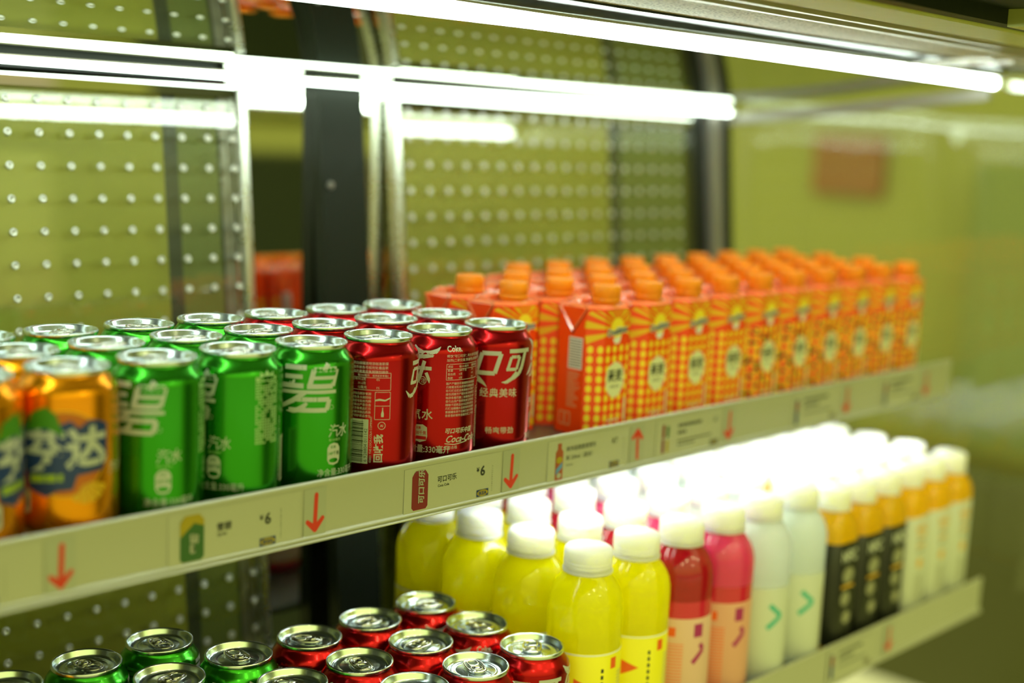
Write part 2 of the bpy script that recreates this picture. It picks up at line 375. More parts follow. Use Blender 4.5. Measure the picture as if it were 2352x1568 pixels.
# ================================================================== SHELVES
def shelf(name_label, z, y0, y1, x0, x1, rail_y, rz0, rz1):
    o = empty('shelf', V(x0, y0, z)); tag(o, name_label, 'shelf')
    L = x1-x0; D = y1-y0
    bm = bmesh.new(); boxbm(bm, 0, L, 0, D, -9, 0); bevel(link_mesh('shelf_board', bm, shelf_mat, o, False), .001)
    a, b = rz0-z, rz1-z; yy = rail_y-y0
    pr = []
    for q in range(0, 181, 30):                       # rounded lip
        t = math.radians(q); pr.append((yy+1.2+2.0*math.cos(t), a-2.0+2.0*math.sin(t)))
    pr += [(yy-.4, a-4.5), (yy+.0, b+5.5), (yy-2.2, b+4.2), (yy-2.4, b+3.0), (yy-.8, b+2.2), (yy-3.4, b+1.2), (yy-3.6, b), (yy+3.0, b), (yy+3.2, a-4)]
    bm = bmesh.new(); extr_x(bm, pr[::-1], 0, L); r = link_mesh('price_rail', bm, rail_mat, o, False); bevel(r, .0004, 2)
    return o
shelf('upper shelf with a cream price rail, holding soda cans and orange cartons', -115, -33, 318, -1290, 787, -38.5, -97.5, -143.5)
shelf('lower shelf with a cream price rail, holding bottles and soda cans', -378, -110, 292, -1290, 769, -114.5, -361, -406)
# ================================================================== PRICE CARDS ON THE RAIL
def to_plane(bm, art, hcuts=()): art.emit(bm, lambda x, y, off: (x, -off-.25, y), step=0, lay=.16)
M_CARD = [card, ink_dark, ink_blue, ink_lime, mat('faded_red_print', (.20, .015, .02), .4), mat('faded_pale_print', (.36, .38, .30), .4), mat('faded_green_print', (.035, .12, .03), .4), mat('faded_gold_print', (.38, .29, .01), .4), ink_orange2, mat('faded_orange_print', (.36, .08, .03), .4), mat('sky_print', (.10, .28, .60), .4), mat('wine_print', (.20, .02, .04), .4)]
def ikea(a, x, y, s=1.0):
    a.rect(x, x+12*s, y, y+5.2*s, 2, 2); a.disc(x+6*s, y+2.6*s, 5.5*s, 2.3*s, 7, 3, 20)
    a.text('IKEA', x+6*s, y+1.35*s, 3.5*s, 2, 4, bold=.035, align='CENTER', sx=1.08)
def card_obj(x0, x1, fn, label, y=-39, z0=-139.5, z1=-102.5, group='price cards on the rails'):
    a = Art(); a.rect(0, x1-x0, 0, z1-z0, 0, 1); fn(a, x1-x0, z1-z0)
    bm = bmesh.new(); boxbm(bm, 0, x1-x0, -.25, 0, 0, z1-z0); to_plane(bm, a)
    o = link_mesh('price_card', bm, M_CARD, None, False); o.location = V(x0, y, z0); tag(o, label, 'price card', group); return o
def can_pic(a, x, y, w_, h, base, top, glyphs, gl):
    a.poly([(x+w_*.12, y), (x+w_*.88, y), (x+w_, y+h*.07), (x+w_, y+h*.86), (x+w_*.85, y+h*.97), (x+w_*.15, y+h*.97), (x, y+h*.86), (x, y+h*.07)], base, 2)
    a.poly([(x+w_*.15, y+h*.93), (x+w_*.85, y+h*.93), (x+w_*.8, y+h), (x+w_*.2, y+h)], top, 3)
    a.text(glyphs, x+w_*.72, y+h*.14, h*.22, gl, 4, bold=.03, rot=PI/2, shear=.15)
def vbars(a, x, y0, y1, mi=1):
    y = y0
    while y < y1: a.rect(x, x+.5, y, y+random.uniform(.5, 1.3), mi, 2); y += 1.9
def c_coke(a, W, H):
    can_pic(a, 8, 2.5, 17, 32, 4, 11, '可口可乐', 5); a.text('可口可乐', 35, 22, 5.6, 1, 2, bold=.02, sx=.95); a.text('Coca Cola', 35.6, 17.8, 2.9, 1, 2, bold=.02)
    a.text('¥', 79, 23.5, 5.2, 1, 2, bold=.03); a.text('6', 83, 20.0, 11.5, 1, 2, bold=.03); ikea(a, 79.5, 2.0, 1.15); vbars(a, 97, 5, 27)
def c_sprite(a, W, H):
    can_pic(a, 9, 2, 19, 33, 6, 7, '雪碧', 5); a.poly([(9, 20), (20, 29), (28, 26), (28, 30.5), (25, 34), (12, 34), (9, 30)], 7, 3)
    a.text('雪碧', 38, 20, 6.3, 1, 2, bold=.02); a.text('Sprite', 38.6, 16, 3.3, 1, 2, bold=.02)
    a.text('¥', 74, 21, 5.2, 1, 2, bold=.03); a.text('6', 78, 17.5, 11.5, 1, 2, bold=.03); ikea(a, 74, 1.5, 1.15); vbars(a, 92, 5, 27)
def c_fanta(a, W, H):
    can_pic(a, 9, 2, 19, 33, 8, 7, '芬达', 2); a.text('芬达', 33, 20, 6.3, 1, 2, bold=.02); a.text('Fanta', 33.6, 16, 3.3, 1, 2, bold=.02)
    a.text('¥', 74, 21, 5.2, 1, 2, bold=.03); a.text('6', 78, 17.5, 11.5, 1, 2, bold=.03); ikea(a, 74, 1.5, 1.15); vbars(a, 92, 5, 27)
def c_oat(a, W, H):
    a.poly([(10, 1), (20, 1), (20, 26), (17.5, 29), (17.5, 34), (12.5, 34), (12.5, 29), (10, 26)], 9, 2); a.disc(15, 19, 4, 3, 7, 3); a.poly([(11, 6), (19, 12), (19, 17), (11, 11)], 10, 3); a.disc(15, 5, 3, 2.5, 5, 3)
    a.text('阿华田燕麦麦芽饮', 24, 25.5, 5.0, 1, 2, bold=.01); a.text('料 330ml（混合）', 24, 17.5, 5.0, 1, 2, bold=.01); a.text('Ovaltine', 24, 12, 2.8, 1, 2)
    a.text('¥7', 86, 24, 8, 1, 2); ikea(a, 84, 1.5, 1.15); vbars(a, 103, 8, 27)
def c_mix(a, W, H):
    for i, (c_, h_) in enumerate(((11, 14), (7, 12), (4, 13), (6, 11))):
        a.poly([(9+i*7 % 14, 4+15*(i//2)), (13+i*7 % 14, 4+15*(i//2)), (13+i*7 % 14, 4+h_+15*(i//2)), (9+i*7 % 14, 4+h_+15*(i//2))], c_, 2)
    for (yy, x1) in ((27, 66), (20, 48)): vb_x = 32; 
    for yy, x1, h_ in ((27, 70, 3), (20, 48, 3), (12.5, 90, 1.6), (8.5, 62, 1.6)):
        x = 34
        while x < x1: a.rect(x, x+2.6, yy, yy+h_, 1, 2); x += 3.5
    a.text('¥7', 92, 25, 7, 1, 2); ikea(a, 88, 1.5, 1.1)
def c_far(a, W, H):
    a.rect(6, 12, 3, 30, 2, 2); a.rect(6, 12, 18, 28, 4, 3)
    for yy, x1, h_ in ((27, 70, 3), (20, 52, 3), (12.5, 80, 1.4)):
        x = 22
        while x < x1: a.rect(x, x+2.6, yy, yy+h_, 1, 2); x += 3.5
    ikea(a, 78, 1.5, 1.0)
card_obj(-550, -433.5, c_fanta, 'price card at the left end of the upper rail, showing ¥6, before the orange cans')
card_obj(-344, -234.5, c_sprite, 'price card showing a green can picture and ¥6 on the upper rail')
card_obj(-134, -26.5, c_coke, 'price card showing a red can picture and ¥6 on the upper rail')
card_obj(31.5, 141, c_oat, 'price card showing an orange carton picture and ¥7 on the upper rail')
card_obj(183.5, 291, c_mix, 'price card with four tiny bottle pictures on the upper rail')
card_obj(420, 521, c_far, 'price card on the upper rail, between the first and second arrow from its right end')
card_obj(612, 708, c_far, 'price card nearest the right end of the upper rail')
card_obj(405, 500, c_far, 'price card on the lower rail below the black-labelled juice bottles', -115.6, -402, -366)
def arrow_obj(x, up, label, y=-39.0, z0=-139.5, z1=-102.5):
    W, H = 20.5, z1-z0
    a = Art(); a.rect(0, W, 0, H, 0, 1)
    def L(x0, y0, x1, y1, wd=3.6):
        a.line([(x0, y0), (x1, y1)], wd, 1, 2); a.disc(x0, y0, wd/2, wd/2, 1, 2); a.disc(x1, y1, wd/2, wd/2, 1, 2)
    T = (lambda q: H-q) if up else (lambda q: q)
    def arc(cx, cy, r, a0, a1): return [(cx+r*math.cos(math.radians(a0+(a1-a0)*q/5)), cy+r*math.sin(math.radians(a0+(a1-a0)*q/5))) for q in range(6)]
    pts = arc(11.2, H-5.3, 1.8, 180, 0)+[(12.2, 10.6)]+arc(17.2, 13.2, 1.8, 150, -40)+arc(10.4, 5.0, 1.9, -45, -135)+arc(3.4, 11.9, 1.8, 220, 30)+[(8.4, 10.3)]
    a.poly([(x, T(y)) for x, y in pts], 1, 2)
    bm = bmesh.new(); boxbm(bm, 0, W, -.2, 0, 0, H); to_plane(bm, a)
    o = link_mesh('arrow_sticker', bm, [card_tint, arrow_red], None, False); o.location = V(x-W/2, y, z0); tag(o, label, 'sticker', 'red arrow stickers on the rails'); return o
for x, up, lb in ((-421, 0, 'red down-arrow sticker on the upper rail below the orange cans'), (-221, 0, 'red down-arrow sticker right of the green can price card'),
                  (-14, 0, 'red down-arrow sticker right of the red can price card'), (155, 1, 'red up-arrow sticker on the upper rail, the only one pointing up'),
                  (303, 0, 'red down-arrow sticker right of the four-bottle price card'), (533, 0, 'red arrow sticker second from the right end of the upper rail'),
                  (722, 0, 'red arrow sticker nearest the right end of the upper rail')):
    arrow_obj(x, up, lb)
arrow_obj(536, 0, 'red arrow sticker on the lower rail', -115.6, -402, -366)
# ================================================================== SODA CANS
can_prof = [(0, 8), (14, 6.5), (22, 1.2), (23.6, 0), (25.2, .5), (27.5, 4), (31, 9.5), (32.4, 13), (32.65, 17), (32.65, 97.5), (32.4, 99.5), (31.8, 102), (29.6, 105.5), (27.4, 108.5), (26.3, 110.3), (26.1, 111.6)]
cmap = cyl_map([(32.65, 0)]+can_prof[8:])
HC = (99.5, 102, 103.8, 105.5)
D = PI/180*33.0       # mm of arc per degree
# materials on every can: 0 lacquer, 1 pale ink, 2.. extras
def para(a, x0, x1, y1, y0, size, mi=1, words='水果葡糖浆白砂糖食品添加剂二氧化碳焦糖色磷酸咖啡因香精生产日期见罐底保质期贮存条件阴凉干燥处产品标准号'):
    y = y1; 
    while y > y0:
        n = int((x1-x0)/(size*1.02)); st = ''.join(random.choice(words) for _ in range(n)); a.text(st, x0, y-size, size, mi, 1, res=1); y -= size*1.25
def art_coke():
    a = Art()
    # large 4-glyph lettering, slanted, with swooshes
    def gl(x0, strokes, rib, k=.30, y0=75.0):
        S = lambda x, y: (x0+x+y*k, y0+y)
        for pts, wd in strokes: a.line([S(*p) for p in pts], wd, 1, 1)
        for pts in rib: a.ribbon([(*S(p[0], p[1]), p[2]) for p in pts], 1, 1)
    ke = ([([(-1.5, 20), (20.5, 20)], 3.4), ([(2, 4.4), (2, 15), (10.5, 15), (10.5, 4.4), (.7, 4.4)], 2.6)], [[(15.8, 21, 3.4), (15.8, 6, 3.4), (14.5, 1, 3.4), (10, -3.4, 2.6), (3, -5.5, .3)]])
    gl(-86*D, *ke); gl(5*D, *ke)
    gl(-38*D, [([(0, 1), (0, 18), (16.5, 18), (16.5, 1), (-1.6, 1)], 3.6)], [])
    gl(50*D, [([(17, 22), (5.5, 20), (4, 11), (19.5, 11)], 3.0)], [[(11.5, 17, 3.2), (11.5, 2, 3.2), (10, -2.5, 3), (5, -3.5, .4)], [(7, 7.5, 2.8), (3, 1, 2.6), (0, -2, .3)], [(16, 7.5, 2.8), (20, 2, 2.6), (21.5, -1, .3)]])
    a.ribbon([(-52*D, 73, .5), (-45*D, 73.5, 4), (-35*D, 71, 5), (-26*D, 67.5, 2.5), (-20*D, 64, .3)], 1, 2)
    a.ribbon([(2*D, 68.5, .4), (9*D, 68.5, 2.8), (18*D, 71.5, 3.2), (26*D, 77, 2.6)], 1, 2)
    a.ribbon([(60*D, 104, 1), (66*D, 100, 5), (76*D, 97, 6.5), (88*D, 98, 5.5), (97*D, 101, 3), (102*D, 104, .3)], 1, 2)
    a.ribbon([(-92*D, 74, .5), (-84*D, 69, 3), (-76*D, 70, 3.2), (-70*D, 75, 1)], 1, 2)
    a.text('经典美味', -31*D, 56.3, 8.2, 1, 1, bold=.008, sp=1.12, sx=.98); a.text('畅爽带劲', -20*D, 24.6, 6.2, 1, 1, bold=.006, sp=1.08)
    # side with volume, oval and small script
    a.text('注', 74.2*D, 74.3, 4.2, 1); 
    for q in range(20): a.line([(76.6*D+3.2*math.cos(q*PI/10), 75.9+3.2*math.sin(q*PI/10)), (76.6*D+3.2*math.cos((q+1)*PI/10), 75.9+3.2*math.sin((q+1)*PI/10))], .45, 1)
    a.text('汽水', 59*D, 44.5, 9.6, 1, 1, bold=.015, sp=1.15); a.text('每100毫升', 63*D, 40.6, 2.3, 3)
    a.poly([(65*D+x, y) for x, y in ((0, 30), (0, 37), (2.2, 39), (8.2, 39.6), (12, 37.5), (12.4, 30), (11.5, 26.5), (6, 24.6), (1, 26))], 1, 1)
    a.text('能量', 68.5*D, 35.8, 2.4, 3, 2, bold=.01); a.text('180千焦', 65.7*D, 31.2, 3.8, 3, 2, bold=.01, sx=.85); a.rect(65.8*D+.6, 65*D+11.6, 27, 29.8, 3, 2)
    a.text('净含量:330毫升', 50*D, 16.8, 7.0, 1, 1, bold=.012, sx=.86)
    # block A
    x0 = 111*D; x1 = 170*D
    a.text('Coke.', x0, 100.2, 6.5, 1, 1, bold=.03, sx=.9); a.text('畅饮"可口可乐", 充分享受清爽', x0, 95.6, 2.7, 1, res=1); a.text('加剂(二氧化碳,焦糖色)含糖饮料', x0, 92.2, 2.7, 1, res=1)
    a.frame(x0, x1, 77, 90, .35, 1); a.line([(x0, 86), (x1, 86)], .3, 1)
    for q, (s1, s2, s3) in enumerate((('项目', '每100毫升', '营养素%'), ('能量', '180千焦', '2%'), ('蛋白质', '0克', '0%'), ('脂肪', '0克', '0%'))):
        y = 87.1-q*3.1; a.text(s1, x0+1, y, 2.3, 1, res=1); a.text(s2, x0+11, y, 2.3, 1, res=1); a.text(s3, x0+25, y, 2.3, 1, res=1)
    para(a, x0, x1-2, 75.5, 47, 2.35)
    a.text('可口可乐中国', x0, 33.0, 4.8, 1, 1, bold=.02, shear=.25, sx=.95); a.text('Coca-Cola', x0+.5, 25.2, 8.2, 1, 1, bold=.012, shear=.38, sx=.88); a.line([(x0+.5, 24.3), (x0+9, 23.3), (x0+22, 25)], .7, 1); a.text('检验合格', x0, 19.8, 3.0, 1)
    for q in range(30): a.rect(171*D, 171*D+1.4, 22+q*1.6, 22+q*1.6+random.uniform(.5, 1.1), 1)
    # block B
    x0 = 176*D; x1 = 243*D
    para(a, x0, x1, 98, 90, 2.6)
    a.frame(x0, x1, 75.5, 89, .35, 1); a.line([(x0, 85.3), (x1, 85.3)], .3, 1)
    for q, (s1, s2, s3) in enumerate((('项目', '每100毫升', '营养素参考值%'), ('碳水化合物', '10.6克', '4%'), ('一糖', '10.6克', ''), ('钠', '12毫克', '1%'))):
        y = 86.2-q*3.2; a.text(s1, x0+1, y, 2.2, 1, res=1); a.text(s2, x0+12, y, 2.6 if q else 2.2, 1, res=1); a.text(s3, x0+24-(0 if not q else -3), y, 2.4 if q else 1.9, 1, res=1)
    para(a, x0, 219*D, 74, 54, 2.35)
    a.frame(222*D, 243*D, 52.5, 74, .35, 1); a.line([(222*D, 63.2), (243*D, 63.2)], .35, 1); a.ribbon([(222*D, 67.5, 1.2), (228*D, 68.2, 1.6), (236*D, 67.5, 1.2), (243*D, 69.5, .8)], 1, 2)
    a.poly([(231.0*D, 54.5), (234.4*D, 54.5), (234.6*D, 57), (233.4*D, 59.4), (233.3*D, 62), (232.1*D, 62), (232.0*D, 59.4), (230.8*D, 57)], 1)
    a.rect(176*D, 214*D, 17, 52.3, 1, 1)
    y = 18.5
    while y < 50.5:
        t = random.choice((.35, .35, .7, 1.0)); a.rect(178*D, 207*D, y, y+t, 4, 2); y += t+random.choice((.35, .5, .8))
    a.text('6 928804 011142', 212.6*D, 18.5, 3.7, 4, 2, rot=PI/2, sx=1.02); a.text('©2021 THE COCA-COLA COMPANY', 218.8*D, 18, 2.4, 1, 1, rot=PI/2, sx=.95)
    a.text('回收我', 233*D, 18, 7.6, 1, 1, bold=.025, rot=PI/2); a.text('Al', 229.8*D, 46.6, 2.8, 1, 1, bold=.01)
    for q in range(20): a.line([(232*D+2.9*math.cos(q*PI/10), 47.6+2.9*math.sin(q*PI/10)), (232*D+2.9*math.cos((q+1)*PI/10), 47.6+2.9*math.sin((q+1)*PI/10))], .45, 1)
    return a
def art_sprite():                                     # 0 deg = small two-glyph text column
    a = Art()
    a.text('雪', -166*D, 71.5, 37, 1, 1, bold=.012, shear=.24, sx=.98); 
    S = lambda x, y: (-82*D+x+y*.26, 74+y)
    for pts, wd in (([(1, 25.5), (18, 25.5)], 3.6), ([(3, 18.6), (17, 18.6)], 3.2), ([(0, 11.8), (19.5, 11.8)], 3.6), ([(10, 11.8), (10, 25.5)], 3.8),
                    ([(24, 11.4), (24, 24), (42, 24), (42, 11.4), (22.2, 11.4)], 3.6), ([(24, 17.8), (42, 17.8)], 2.6), ([(32, 23), (34, 28.2)], 3.8),
                    ([(0, 7.2), (46, 7.2)], 2.6), ([(17, 1.6), (42, 1.6), (42, -6.5), (13, -6.5)], 3.4)): a.line([S(*p) for p in pts], wd, 1, 1)
    a.ribbon([(*S(22, 7), 3.4), (*S(15, 1), 3.6), (*S(6, -4.5), 3), (*S(-1, -6.5), .4)], 1, 1)
    a.ribbon([(-66*D, 66.5, .4), (-56*D, 66.6, 3), (-46*D, 68.5, 4.5), (-38*D, 73, 2)], 1, 2)
    for q in range(16): a.line([(-5*D+1.6*math.cos(q*PI/8), 69.5+1.6*math.sin(q*PI/8)), (-5*D+1.6*math.cos((q+1)*PI/8), 69.5+1.6*math.sin((q+1)*PI/8))], .3, 1)
    a.text('汽水', -9*D, 47.2, 10.6, 1, 1, bold=.008, shear=.12, sx=.85, sp=.95); a.text('每100毫升', -8*D, 43.4, 2.4, 3)
    a.poly([(-9.5*D+x, y) for x, y in ((0, 29), (0, 38), (1.8, 41), (5.4, 42), (9, 41), (10.8, 38), (10.8, 29), (9.2, 26), (5.4, 25), (1.6, 26))], 1, 1)
    a.text('能量', -5*D, 38, 2.4, 0, 2); a.text('149千焦', -9*D, 32.6, 3.7, 0, 2, bold=.01, sx=.8); a.disc(-.2*D, 28.6, 4, 1.8, 0, 2, 12)
    a.text('净含量:330毫升', -23*D, 17.2, 6.4, 1, 1, sx=.84)
    a.poly([(52*D+x, y) for x, y in ((0, 95), (0, 98.5), (3, 98), (4, 102), (7, 99.5), (10, 103), (12, 99.5), (16, 101.5), (16, 98), (19, 98), (18.5, 95))], 3, 1)
    for r in range(22):
        for c in range(9):
            if random.random() < .88: a.rect(52*D+c*2.25, 52*D+c*2.25+1.7, 93-r*2.05, 93-r*2.05+1.3, 3, 1)
    a.rect(100*D, 130*D, 18, 52, 1, 1)
    for q in range(18): a.rect(102*D, 124*D, 20+q*1.7, 20.7+q*1.7, 4, 2)
    for q in range(30): a.rect(94*D, 94*D+1.3, 20+q*1.6, 20+q*1.6+random.uniform(.5, 1.1), 1)
    a.disc(-148*D, 36, 8, 5, 5, 1, 16)
    return a
def star(cx, cy, R, jag, n, s0=0):
    return [(cx+(R[0]+jag*(-1)**i)*math.cos(2*PI*i/n+s0), cy+(R[1]+jag*(-1)**i)*math.sin(2*PI*i/n+s0)) for i in range(n)]
def art_fanta():                                      # 0 deg = middle of the blue splash
    a = Art()
    N = 40
    for q in range(N):                                # orange ring outline
        t0, t1 = 2*PI*q/N, 2*PI*(q+1)/N
        a.line([(-2+27*math.cos(t0), 62+28*math.sin(t0)), (-2+27*math.cos(t1), 62+28*math.sin(t1))], .9, 6, 1)
    a.disc(-2, 62, 26, 27, 7, 1, 36)
    for q in range(5):
        t0 = -2.3+q*.42; cxx, cyy = 12, 44; a.poly([(cxx+2*math.cos(t0), cyy+2*math.sin(t0)), (cxx+15*math.cos(t0), cyy+15*math.sin(t0)), (cxx+15*math.cos(t0+.34), cyy+15*math.sin(t0+.34)), (cxx+2*math.cos(t0+.34), cyy+2*math.sin(t0+.34))], 6, 2)
    a.poly([(-30, 57), (-30, 77), (-24, 82), (-6, 81), (2, 84), (7, 79), (14, 84), (20, 83), (27, 80), (27, 58), (23, 50), (6, 48), (3, 39), (-7, 38), (-14, 34), (-27, 39)], 2, 3)
    a.text('芬达', -28, 54, 27, 1, 4, bold=.04, shear=.06, rot=.05)
    a.poly([(-28, 76), (-24, 88), (-14, 93), (-7, 88), (-2, 74), (-14, 79)], 5, 5); a.poly([(-34, 77), (-29, 83), (-27, 88), (-28, 74)], 5, 5)
    a.poly([(-25, 43), (-25, 48), (-3, 49.5), (-3, 44.5)], 3, 4)
    a.poly([(-62*D+x, y) for x, y in ((0, 24), (0, 36), (2, 38), (8, 38), (10, 36), (10, 24), (8, 22), (2, 22))], 1, 1); a.disc(-62*D+5, 29, 3, 4.5, 2, 2)
    a.text('汽水', 50*D, 46, 9, 1); para(a, 75*D, 140*D, 95, 50, 2.6)
    a.rect(150*D, 180*D, 18, 52, 1, 1)
    return a
def make_can(kind, lacquer, art, label):
    root = empty('soda_can', V(0, 0, -115))
    bm = bmesh.new(); lathe(bm, can_prof, 72); art.emit(bm, cmap, 4.0, HC)
    link_mesh('can_body', bm, [lacquer, ink, ink_blue, {'c': ink_red, 's': ink_faint, 'f': ink_lime}[kind], ink_dark, ink_leaf if kind != 's' else ink_gold, ink_gold, ink_orange2], root)
    bm = bmesh.new()
    lathe(bm, [(26.2, 111.2), (27.1, 111.7), (27.3, 112.7), (27.25, 114.2), (26.9, 115.0), (26.2, 115.2), (25.6, 114.9), (25.2, 114), (24.2, 110.6), (23.4, 108.9), (22.6, 108.6), (22.0, 109.4), (21.3, 110.2), (20.4, 110.35), (17.2, 110.3), (16.6, 109.9), (15.8, 110.3), (0, 110.3)], 64)
    # raised bead around the opening and the deboss ring
    tube(bm, [(10+0*math.cos(t)+7.5*math.cos(t), 9.5*math.sin(t), 110.3) for t in [2*PI*i/24 for i in range(24)]], .45, 6, closed=True)
    tube(bm, [(-9+6.5*math.cos(t), 9.0*math.sin(t), 110.25) for t in [PI/2+PI*i/12 for i in range(13)]], .4, 6)
    for q in range(0): boxbm(bm, -17.5+.4*q, -16.9+.4*q, -6+q*1.8, -4.9+q*1.8, 110.2, 110.5)
    lid = link_mesh('can_lid', bm, alu, root)
    bm = bmesh.new()
    def st(ax, ay, x, z): return [(x+ax*math.copysign(abs(math.cos(t))**.7, math.cos(t)), ay*math.copysign(abs(math.sin(t))**.8, math.sin(t)), z) for t in [2*PI*i/28 for i in range(28)]]
    tube(bm, st(12.6, 7.6, -2.5, 112.2), 1.05, 8, closed=True)
    tube(bm, st(5.0, 4.4, -8.3, 112.3), 1.0, 8, closed=True)
    pl = [(-2.4, -6.6), (4, -6.6), (8.5, -4.6), (9.6, 0), (8.5, 4.6), (4, 6.6), (-2.4, 6.6)]
    a_ = [bm.verts.new((x/1000, y/1000, .1125)) for x, y in pl]; b_ = [bm.verts.new((x/1000, y/1000, .1117)) for x, y in pl]
    bm.faces.new(a_); bm.faces.new(b_[::-1])
    for i in range(len(pl)): bm.faces.new((a_[i], b_[i], b_[(i+1) % len(pl)], a_[(i+1) % len(pl)]))
    lathe(bm, [(2.9, 112.4), (2.9, 113.3), (2.2, 113.7), (0, 113.5)], 16, cx=2.2)
    tube(bm, [(2.2+4.6*math.cos(t), 4.6*math.sin(t), 112.7) for t in [2*PI*i/16 for i in range(16)]], .5, 6, closed=True)
    link_mesh('pull_tab', bm, alu_tab, lid)
    return root
def copy_tree(o, parent=None):
    c = o.copy(); COL.objects.link(c); c.parent = parent
    for ch in o.children: copy_tree(ch, c)
    return c
proto = {'c': make_can('c', red, art_coke(), ''), 's': make_can('s', green, art_sprite(), ''), 'f': make_can('f', orange, art_fanta(), '')}
used = set()
def place(kind, x, y, z, view_rot, label, group, protos, cat):
    o = protos[kind] if kind not in used else copy_tree(protos[kind]); used.add(kind)
    o.location = V(x, y, z+.4)
    az = math.atan2(CAMP.y*1000-y, CAMP.x*1000-x)
    o.rotation_euler = (0, 0, az+math.radians(view_rot)); tag(o, label, cat, group); return o
ROT = {(0, 0): 10, (1, 0): -99, (2, 0): 136, (3, 0): 34, (4, 0): -29, (5, 0): 8, (6, 0): 0, (7, 0): 78}
cname = {'c': 'red', 's': 'green', 'f': 'orange'}
rowname = ['front row', 'middle row', 'back row']
deco = {(0, 0): 'red soda can with large pale lettering, right end of the upper front row',
        (1, 0): 'red soda can with a white swoosh, second from the right in the upper front row',
        (2, 0): 'red soda can with a barcode facing out, upper shelf front row, beside the green can',
        (3, 0): 'green soda can with a big slanted glyph facing out, next to the red barcode can',
        (4, 0): 'green soda can with a speckled pale text block, middle of three front green cans',
        (5, 0): 'green soda can next to the orange can in the front row of the upper shelf',
        (6, 0): 'orange soda can with blue splash and green leaf',
        (7, 0): 'orange soda can cut by the left photo edge, upper shelf front row'}
ordn = ['first', 'second', 'third']
for r in range(3):
    for k in range(8):
        if r > 0 and k > 6: continue
        kd = 'c' if k < 3 else 's' if k < 6 else 'f'
        if (k, r) in deco: lb = deco[(k, r)]
        else: lb = '%s soda can, upper shelf %s, %s of its colour from the cartons' % (cname[kd], rowname[r], ordn[k % 3 if k < 6 else 0])
        dx = 0
        pass
        place(kd, -65.9*k+dx, [0, 68.5, 137][r], -115, ROT.get((k, r), random.uniform(0, 360)), lb, 'soda cans on the upper shelf', proto, 'can')
low = [('c', -19, -78, 'red soda can on the lower shelf, rightmost, touching the yellow bottles', 0), ('c', -85, -78, 'red soda can on the lower shelf, second from the right in its front row', 20), ('c', -150.5, -78, 'red soda can on the lower shelf, third from the right in its front row', 90), ('s', -217.5, -11.5, 'green soda can at the bottom photo edge, beside the red cans', 60), ('c', -151, -11.5, 'red soda can in the second row of the lower shelf, beside the green can', 200), ('c', -85, -11.5, 'red soda can in the second row of the lower shelf, middle of three', 140), ('c', -19, -11.5, 'red soda can in the lower shelf second row, nearest the yellow bottles', 250), ('c', -19, 55, 'red soda can in the lower shelf third row, nearest the yellow bottles', 300), ('c', -85, 55, 'red soda can in the third row of the lower shelf, middle of three', 130), ('c', -151, 55, 'red soda can in the third row of the lower shelf, beside a green can', 80), ('s', -217.5, 61, 'green soda can in the third row of the lower shelf, beside the red cans', 30), ('s', -284, 56, 'green soda can at the bottom photo edge, before the rearmost green can', 320), ('s', -251, 126, 'green soda can standing rearmost on the lower shelf', 210), ('s', -318, 122, 'green soda can beside the orange can on the lower shelf', 220), ('f', -385, 120, 'orange soda can on the lower shelf at the left photo edge', 250)]
used |= {'c', 's', 'f'}
for kd, x, y, lb, rt in low: place(kd, x, y, -378, rt, lb, 'soda cans on the lower shelf', proto, 'can')
# ================================================================== CARTONS
CW, CD, CH = 30.0, 29.0, 12.5                          # half width, half depth, chamfer
oct_ = [(CW-CH, -CD), (CW, -CD+CH), (CW, CD-CH), (CW-CH, CD), (-CW+CH, CD), (-CW, CD-CH), (-CW, -CD+CH), (-CW+CH, -CD)]
HT = 120.0                                             # body height (front top edge)
def oct_pt(s, off=0):
    """s = mm along the perimeter from the middle of the front face, positive to the right"""
    pts = [(0, -CD)]+oct_+[(0, -CD)]
    per = sum(math.dist(a, b) for a, b in zip(pts, pts[1:])); s = s % per
    for a, b in zip(pts, pts[1:]):
        L = math.dist(a, b)
        if s <= L:
            dx, dy = (b[0]-a[0])/L, (b[1]-a[1])/L
            return (a[0]+dx*s+dy*off, a[1]+dy*s-dx*off)
        s -= L
    return pts[-1]
PER = 2*(2*CW-2*CH+2*CD-2*CH)+4*CH*math.sqrt(2)
FH = CW-CH; SH = 2*(CD-CH); CL = CH*math.sqrt(2)
ocuts = [FH, FH+CL, FH+CL+SH, FH+2*CL+SH, -FH, -FH-CL, -FH-CL-SH, -FH-2*CL-SH]
